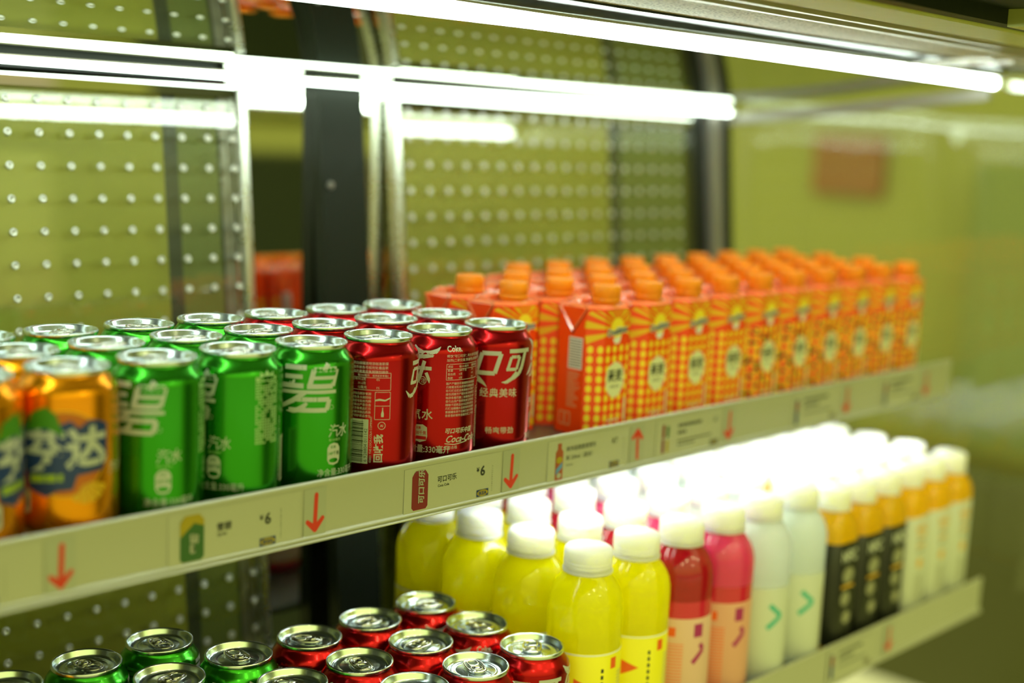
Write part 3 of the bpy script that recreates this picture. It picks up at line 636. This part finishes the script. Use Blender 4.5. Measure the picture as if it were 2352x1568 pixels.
def make_carton(chips):
    root = empty('drink_carton', V(0, 0, -115))
    a = Art()
    n = 22; p_ = PER/n
    for i in range(n):
        s0 = -FH-CL+p_*.5+p_*i
        if s0 > PER/2: s0 -= PER
        c = s0
        if -FH-CL-SH < c < -FH-CL: continue
        for j in range(9):
            z = 82.0-j*9.25
            a.disc(c, z, 3.0, 3.7, 2 if not (chips and (i*7+j*3) % 5 == 0) else 3, 1, 10)
            if chips and (i+j) % 2: a.disc(c+4.3, z-4.4, 2.6, 2.4, 6, 1, 6)
    if chips:
        for q in range(30): a.disc(random.uniform(-FH-CL, FH+CL), random.uniform(8, 88), random.uniform(1.5, 3), random.uniform(1.2, 3), 6, 2, 6)
    # sun rays
    for q, t in enumerate([.12, .50, .85, 1.22, PI-1.22, PI-.85, PI-.5, PI-.12, -.28, PI+.28]):
        t2 = .16
        a.poly([(9*math.cos(t-.07), 101+9*math.sin(t-.07)), (37*math.cos(t-t2/2*1.3), 101+min(17, 37*math.sin(t-t2/2*1.3))), (37*math.cos(t+t2/2*1.3), 101+min(18, 37*math.sin(t+t2/2*1.3))), (9*math.cos(t+.07), 101+9*math.sin(t+.07))], 3, 2)
    a.poly([(-9, 119.5), (9, 119.5), (3, 108), (-3, 108)], 4, 3)
    a.disc(0, 102, 9.5, 9.5, 2, 4, 20)
    a.text('Ovaltine', 0, 96.0, 8.6, 1, 5, bold=.09, align='CENTER', rot=.14, sx=.95); a.text('Ovaltine', 0, 96.0, 8.6, 8, 6, bold=.022, align='CENTER', rot=.14, sx=.95)
    a.poly([(-6, 92), (6, 94), (4, 88), (0, 86.5), (-4, 88)], 1, 5)
    a.poly([(0, 70), (8, 67), (13, 60), (13, 47), (8, 39), (0, 35), (-8, 39), (-13, 47), (-13, 60), (-8, 67)], 5, 4)
    a.text('燕麦', 0, 52, 12.5, 9, 5, bold=.02, align='CENTER', sx=.85); a.text('燕麦饮料', 0, 45, 3.6, 9, 5, align='CENTER')
    for q in range(4): a.rect(-8+q*4.3, -5+q*4.3, 13, 15, 5, 3)
    a.rect(FH-3, FH-.5, 12, 34, 5, 3)
    # side panel flap edges, then print (left)
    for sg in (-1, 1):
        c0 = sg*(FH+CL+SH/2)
        a.line([(c0-SH/2-.5, HT-.5), (c0, HT-25), (c0+SH/2+.5, HT-.5)], 1.6, 11, 2)  # dark line paints in the shadow along the flap edge
    s0 = -FH-CL-SH
    a.rect(s0+SH-20, s0+SH-3, 62, 92, 1, 2)
    for q in range(11): a.rect(s0+SH-19, s0+SH-4, 64+q*2.5, 64.9+q*2.5, 9, 3)
    for r in range(18):
        L = random.uniform(8, 17)
        a.rect(s0+SH-20, s0+SH-20+L, 58-r*1.9, 59.1-r*1.9, 7, 2)
    for c in (0, 7): a.frame(s0+5+c, s0+11+c, 8, 20, 1.6, 7, 2)
    def fn(x, y, off):
        p = oct_pt(x, off+.05); return (p[0], p[1], y)
    bm = bmesh.new()
    lo = [bm.verts.new((x*.001, y*.001, 0)) for x, y in oct_]; hi = [bm.verts.new((x*.001, y*.001, HT*.001)) for x, y in oct_]
    for i in range(8): bm.faces.new((lo[i], lo[(i+1) % 8], hi[(i+1) % 8], hi[i]))
    bm.faces.new(lo[::-1])
    tp = [bm.verts.new((x*.8*.001, (y*.85)*.001, (HT+3.0)*.001)) for x, y in oct_]
    for i in range(8):
        f = bm.faces.new((hi[i], hi[(i+1) % 8], tp[(i+1) % 8], tp[i])); f.material_index = 10
    f = bm.faces.new(tp); f.material_index = 10
    b0 = bmesh.new()
    # emit with cuts at the carton's own folds
    class _A(Art): pass
    for ly in (1,): pass
    b0.free()
    # cut planes at folds: reuse emit by splitting manually
    lays = sorted({p[2] for p in a.P})
    for ly in lays:
        b2 = bmesh.new()
        for pts, mi, l in a.P:
            if l == ly:
                try: f = b2.faces.new([b2.verts.new((x, y, 0)) for x, y in pts]); f.material_index = mi
                except ValueError: pass
        for q in ocuts: bmesh.ops.bisect_plane(b2, geom=b2.verts[:]+b2.edges[:]+b2.faces[:], plane_co=(q, 0, 0), plane_no=(1, 0, 0), dist=1e-5)
        for f in b2.faces:
            cxm = sum(v.co.x for v in f.verts)/len(f.verts)
            vs = []
            for v in f.verts:
                xx = v.co.x+(cxm-v.co.x)*1e-4; vs.append(bm.verts.new(Vector(fn(xx, v.co.y, ly*.08))*.001))
            try: g = bm.faces.new(vs); g.material_index = f.material_index
            except ValueError: pass
        b2.free()
    link_mesh('carton_body', bm, [carton_base, white_print, carton_dot, carton_ray, carton_amber, carton_pale, carton_chip, carton_salmon, ov_blue, ink_dark, carton_flap, mat('carton_flap_shadow', (.30, .012, .003), .5)], root, False)
    for sgn in (-1, 1):                                # folded triangular side flaps, crumpled top seal
        bm = bmesh.new()
        T = [(CW+.5, -CD+CH-1.5, HT+1), (CW+1.0, 0, HT-23), (CW+.5, CD-CH+1.5, HT+1), (CW-10, 0, HT+6)]
        T = [(sgn*x, y, z) for x, y, z in T]
        vo = [bm.verts.new(Vector(p)*.001) for p in T]; vi = [bm.verts.new((Vector(p)+Vector((-sgn*1.2, 0, -.5)))*.001) for p in T]
        bm.faces.new((vo[0], vo[1], vo[3])); bm.faces.new((vo[1], vo[2], vo[3])); bm.faces.new((vi[0], vi[3], vi[1])); bm.faces.new((vi[1], vi[3], vi[2]))
        for i, j in ((0, 1), (1, 2), (2, 3), (3, 0)): bm.faces.new((vo[i], vi[i], vi[j], vo[j]))
        bmesh.ops.recalc_face_normals(bm, faces=bm.faces); bmesh.ops.translate(bm, verts=bm.verts, vec=(sgn*.0003, 0, 0))
        link_mesh('side_flap', bm, carton_flap, root, False)
    bm = bmesh.new()
    extr_x(bm, [(2, HT+2.6), (3, HT+6.5), (8, HT+7.5), (14, HT+6.0), (15, HT+2.6)], -CW+7, CW-7)
    bmesh.ops.subdivide_edges(bm, edges=[e_ for e_ in bm.edges if abs(e_.verts[0].co.x-e_.verts[1].co.x) > .02], cuts=8, use_grid_fill=True)
    for v in bm.verts:
        if v.co.z > (HT+4)*.001: v.co.z += random.uniform(-.0012, .0012); v.co.y += random.uniform(-.001, .001)
    link_mesh('top_seal', bm, carton_flap, root, True)
    cap_y = -13.0
    bm = bmesh.new()
    lathe(bm, [(15.5, HT-1), (15, HT+1.5), (12.4, HT+3.2), (11.6, HT+4.6), (11.6, HT+6)], 32, cy=cap_y); link_mesh('cap_collar', bm, cap_orange, root)
    bm = bmesh.new(); seg = 72
    prof = [(0, HT+19.9), (10.6, HT+20.1), (11.4, HT+20.9), (12.6, HT+20.8), (13.4, HT+19.6), (13.6, HT+9.2), (13.2, HT+8.7), (13.9, HT+8.2), (14.0, HT+5.2), (12.5, HT+4.6), (11, HT+4.6)]
    rings = []
    for (r, z) in prof:
        rings.append([bm.verts.new(((r+(.22 if i % 2 and HT+9 < z < HT+20 and r > 13.3 else 0))*math.cos(2*PI*i/seg)*.001, (cap_y+(r+(.22 if i % 2 and HT+9 < z < HT+20 and r > 13.3 else 0))*math.sin(2*PI*i/seg))*.001, z*.001)) for i in range(seg)] if r else [bm.verts.new((0, cap_y*.001, z*.001))])
    for A_, B_ in zip(rings, rings[1:]):
        for i in range(seg):
            j = (i+1) % seg
            if len(A_) == 1: bm.faces.new((A_[0], B_[i], B_[j]))
            else: bm.faces.new((A_[i], B_[i], B_[j], A_[j]))
    link_mesh('screw_cap', bm, cap_orange, root)
    return root
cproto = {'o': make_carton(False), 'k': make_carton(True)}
grid = []
for k in range(0, 10): grid.append((0, k))
for k in range(-1, 10): grid.append((1, k))
for k in range(-1, 10): grid.append((2, k))
for k in range(1, 10): grid.append((3, k))
nth = ['first', 'second', 'third', 'fourth', 'fifth', 'sixth', 'seventh', 'eighth', 'ninth', 'tenth', 'eleventh']
cu2 = set()
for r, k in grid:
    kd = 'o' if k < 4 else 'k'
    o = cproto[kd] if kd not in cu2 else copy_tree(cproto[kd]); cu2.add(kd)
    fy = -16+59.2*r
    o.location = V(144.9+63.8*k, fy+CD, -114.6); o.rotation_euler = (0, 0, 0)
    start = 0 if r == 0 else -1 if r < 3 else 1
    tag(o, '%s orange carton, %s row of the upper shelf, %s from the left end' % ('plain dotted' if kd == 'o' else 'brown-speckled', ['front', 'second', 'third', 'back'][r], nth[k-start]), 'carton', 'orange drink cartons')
# ================================================================== ROUND BOTTLES (lower shelf)
def bottle_mats(body, lower, label, extra): return [body, lower, label]+extra
yel = drink('yellow_drink', (1.0, .92, .002), (1.0, .97, .01), .6)
dred = drink('dark_red_drink', (.46, .006, .02), (.7, .01, .03), .3); cr_ = mat('crimson_refraction', (.62, .01, .05), .1, coat=.6)  # crimson: refraction just above the label, painted as a brighter band
pink = drink('pink_drink', (.85, .07, .22), (1.0, .15, .35), .4)
clear = drink('cloudy_white_drink', (.85, .93, .90), (.93, .98, .97), .55)
lab_y = mat('yellow_label', (.92, .84, .015), .35, coat=.2); lab_p = mat('peach_label', (.74, .47, .38), .4); lab_b = mat('rose_label', (.72, .36, .26), .4); lab_w = mat('ivory_label', (.60, .64, .60), .4)
teal = mat('teal_print', (.02, .45, .38), .4); purp = mat('magenta_print', (.40, .02, .16), .4); ored = mat('orange_red_print', (.85, .12, .01), .4)
bprof = [(0, 3), (18, 2), (27, 0), (31.5, 2.5), (33, 8), (33, 100), (33, 117)]
bdome = [(33, 117), (33, 134), (32.6, 140.5), (31.2, 147.5), (28.4, 154), (24.6, 159.5), (21, 163.3), (19, 166), (19, 171)]
def make_bottle(kind):
    root = empty('drink_bottle', V(0, 0, -378))
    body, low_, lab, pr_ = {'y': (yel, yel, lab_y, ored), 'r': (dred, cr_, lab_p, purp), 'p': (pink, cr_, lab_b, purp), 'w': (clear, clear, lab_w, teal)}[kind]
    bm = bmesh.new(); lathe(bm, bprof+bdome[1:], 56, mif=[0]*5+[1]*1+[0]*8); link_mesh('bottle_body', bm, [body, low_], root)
    a = Art(); fm = cyl_map([(33.3, 0), (33.3, 200)])
    bm = bmesh.new(); lathe(bm, [(33.05, 12), (33.3, 12.5), (33.3, 100.5), (33.05, 101)], 56)
    if kind == 'y':
        a.poly([(-4, 85), (12, 92), (-4, 99)], 2); 
        for q in range(9): a.rect(-20, -16.5, 104-q*7, 108.5-q*7, 1); a.rect(20, 22.5, 104-q*6, 107.5-q*6, 1)
        a.rect(30, 37, 106, 116, 3)
        for q in range(26): a.rect(40, 60, 100-q*3, 101-q*3, 4)
        a.rect(-34, 66, 119.5, 121, 5)
    elif kind in 'rp':
        a.rect(-12, -4, 104, 113, 2); a.rect(14, 24, 103, 116, 3); a.line([(14, 78), (26, 90), (22, 96)], 5, 3)
        for q in range(20): a.rect(-12, 4, 96-q*3, 97-q*3, 2)
    else:
        a.line([(16, 104), (30, 92), (14, 80)], 5, 3); a.line([(-6, 90), (-8, 96)], 5, 3); a.line([(-9, 74), (-6, 64)], 5, 3)
        for q in range(24): a.rect(42, 64, 104-q*3, 105-q*3, 4)
    a.P = [([(x, y-20.3) for x, y in p], m_, l_) for p, m_, l_ in a.P]
    a.emit(bm, fm, 4.0); link_mesh('wrap_label', bm, [lab, ink_dark, ored, pr_, mat('label_small_print', (.45, .42, .25), .5), white_print], root)
    bm = bmesh.new(); lathe(bm, [(19.2, 166), (22.2, 166.2), (22.2, 168), (20.4, 168.6), (20.4, 170)], 40); link_mesh('neck_ring', bm, white_plastic, root)
    bm = bmesh.new(); lathe(bm, [(20.2, 169.6), (21.2, 170), (21.3, 172.6), (20.6, 173.1), (21.4, 173.7), (21.4, 175.6), (20.9, 176.1), (21.4, 176.8), (21.2, 184.4), (20.4, 186.8), (18.4, 188), (0, 188.2)], 40); link_mesh('screw_cap', bm, white_plastic, root)
    return root
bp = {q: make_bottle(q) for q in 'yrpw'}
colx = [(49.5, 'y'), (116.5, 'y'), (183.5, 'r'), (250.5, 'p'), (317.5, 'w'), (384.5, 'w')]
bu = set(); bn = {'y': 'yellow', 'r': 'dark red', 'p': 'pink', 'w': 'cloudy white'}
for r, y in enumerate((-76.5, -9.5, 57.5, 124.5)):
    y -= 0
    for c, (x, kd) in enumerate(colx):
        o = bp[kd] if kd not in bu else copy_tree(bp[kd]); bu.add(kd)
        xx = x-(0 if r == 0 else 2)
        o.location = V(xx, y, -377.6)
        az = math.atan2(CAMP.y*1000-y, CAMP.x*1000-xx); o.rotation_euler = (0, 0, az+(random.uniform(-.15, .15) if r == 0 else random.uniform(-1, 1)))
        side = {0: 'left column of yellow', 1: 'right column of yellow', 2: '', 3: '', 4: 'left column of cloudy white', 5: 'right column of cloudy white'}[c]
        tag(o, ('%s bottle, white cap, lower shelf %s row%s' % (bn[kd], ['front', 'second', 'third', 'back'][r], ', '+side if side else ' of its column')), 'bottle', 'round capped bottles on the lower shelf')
# ================================================================== JUICE BOTTLES
jy = drink('orange_juice', (1.0, .60, .003), (1.0, .72, .01), .5)
lab_k = mat('black_label', (.012, .014, .010), .35); lab_iv = mat('white_juice_label', (.60, .63, .56), .4); jor = mat('amber_print', (.75, .42, .03), .4)
def make_juice(kind):
    root = empty('juice_bottle', V(0, 0, -378))
    def sq(bm, prof, mi=0, seg=48, e=3.2):
        rings = []
        for r, z, ee in prof:
            rg = []
            for i in range(seg):
                t = 2*PI*(i+.5)/seg; c, s = math.cos(t), math.sin(t); q = r/((abs(c)**ee+abs(s)**ee)**(1/ee)); rg.append(bm.verts.new((q*c*.001, q*s*.001, z*.001)))
            rings.append(rg)
        for A_, B_ in zip(rings, rings[1:]):
            for i in range(seg): f = bm.faces.new((A_[i], A_[(i+1) % seg], B_[(i+1) % seg], B_[i])); f.material_index = mi
        bm.faces.new(rings[0][::-1]); bm.faces.new(rings[-1])
    bm = bmesh.new(); sq(bm, [(23, 0, 4), (25.5, 2, 4), (26.3, 6, 4), (26.3, 132, 4), (25.8, 138, 3.6), (23.5, 146, 3), (20, 152, 2.4), (18, 155, 2), (18, 160, 2)]); link_mesh('bottle_body', bm, jy, root)
    bm = bmesh.new(); sq(bm, [(26.35, 8, 4), (26.7, 8.4, 4), (26.7, 122, 4), (26.35, 122.4, 4)])
    bm.faces.ensure_lookup_table(); a = Art()
    if kind == 'k':
        a.text('NFC', 0, 102, 17, 1, 1, bold=.03, align='CENTER', sx=.9); a.disc(0, 86, 11, 9, 3, 1, 16); a.disc(-3, 60, 9, 8, 3, 1, 14); a.rect(-12, 12, 72, 75, 2); a.disc(2, 38, 8, 7, 3, 1, 12)
    else:
        a.text('NFC', 0, 103, 15, 2, 1, bold=.03, align='CENTER', sx=.9)
        for q in range(4): a.rect(-9, 9-3*(q % 2), 98-q*6, 101-q*6, 3 if q % 2 else 2)
        a.disc(0, 66, 6, 6, 2, 1, 12)
        for q in range(8): a.rect(-8, 8, 50-q*4, 51.5-q*4, 3)
    a.emit(bm, lambda x, y, off: (x, -26.8-off, y), 0)
    link_mesh('wrap_label', bm, [lab_k if kind == 'k' else lab_iv, lab_iv, jor, mat('faded_print', (.30, .30, .20), .5)], root, True)
    bm = bmesh.new(); lathe(bm, [(18.1, 155), (20.6, 155.5), (20.8, 159), (19, 160), (19.6, 161), (20, 162), (20, 175), (19, 178), (17, 179.3), (0, 179.4)], 36); link_mesh('screw_cap', bm, white_plastic, root)
    return root
jp = {'k': make_juice('k'), 'w': make_juice('w')}; ju = set()
for r in range(5):
    for c in range(6):
        kd = 'k' if c < 3 else 'w'
        o = jp[kd] if kd not in ju else copy_tree(jp[kd]); ju.add(kd)
        o.location = V(446+c*54.3, -81.5+r*54.6, -377.6); o.rotation_euler = (0, 0, 0)
        tag(o, '%s-labelled orange juice bottle, lower shelf %s row, %s of three' % ('black' if kd == 'k' else 'white', ['front', 'second', 'third', 'fourth', 'back'][r], ['left', 'middle', 'right'][c % 3]), 'bottle', 'square orange juice bottles on the lower shelf')

# ================================================================== SHOP BEHIND THE CAMERA (seen only as reflections)
bm = bmesh.new(); boxbm(bm, -7000, 7000, -6000, 600, -1310, -1300)
o = link_mesh('floor', bm, mat('floor_tile', (.40, .40, .22), .4), None, False, (0, 0, Z0)); o['kind'] = 'structure'
def shop_piece(name, x0, x1, y, z0, z1, m, label, cat, d=60):
    bm = bmesh.new(); boxbm(bm, 0, x1-x0, -d, 0, 0, z1-z0); o = bevel(link_mesh(name, bm, m, None, False), .01); o.location = V(x0, y, z0); tag(o, label, cat)
shop_piece('shop_gondola', 1680, 2900, -2200, -1300, 400, mat('dark_goods', (.025, .035, .027), .4), 'dark shop gondola reflected in the steel column', 'gondola', 500)
bm = bmesh.new(); boxbm(bm, 3000, 3060, -6000, 6000, -1300, 2600); o = link_mesh('wall_right', bm, mat('olive_shop_wall', (.31, .32, .10), .6), None, False, (0, 0, Z0)); o['kind'] = 'structure'
bm = bmesh.new(); boxbm(bm, 0, 25, 0, 250, 0, 185); o = bevel(link_mesh('wall_sign', bm, mat('dull_red_sign', (.27, .11, .05), .5), None, False), .004); o.location = V(2970, 1290, 20); tag(o, 'blurred red sign on the olive shop wall, seen through the end glass', 'sign')
bm = bmesh.new(); boxbm(bm, 0, 120, 0, 300, 0, 1440); o = bevel(link_mesh('shop_cabinet', bm, mat('grey_green_cabinet', (.21, .25, .10), .5), None, False), .01); o.location = V(2860, 640, -1300); tag(o, 'grey-green cabinet on the shop floor, blurred behind the end glass', 'cabinet')
bm = bmesh.new(); boxbm(bm, 0, 200, 0, 1300, 0, 640); o = bevel(link_mesh('shop_counter', bm, mat('dark_olive_counter', (.07, .07, .015), .5), None, False), .01); o.location = V(2500, 200, -1300); tag(o, 'dark olive counter on the shop floor, blurred behind the end glass', 'counter')
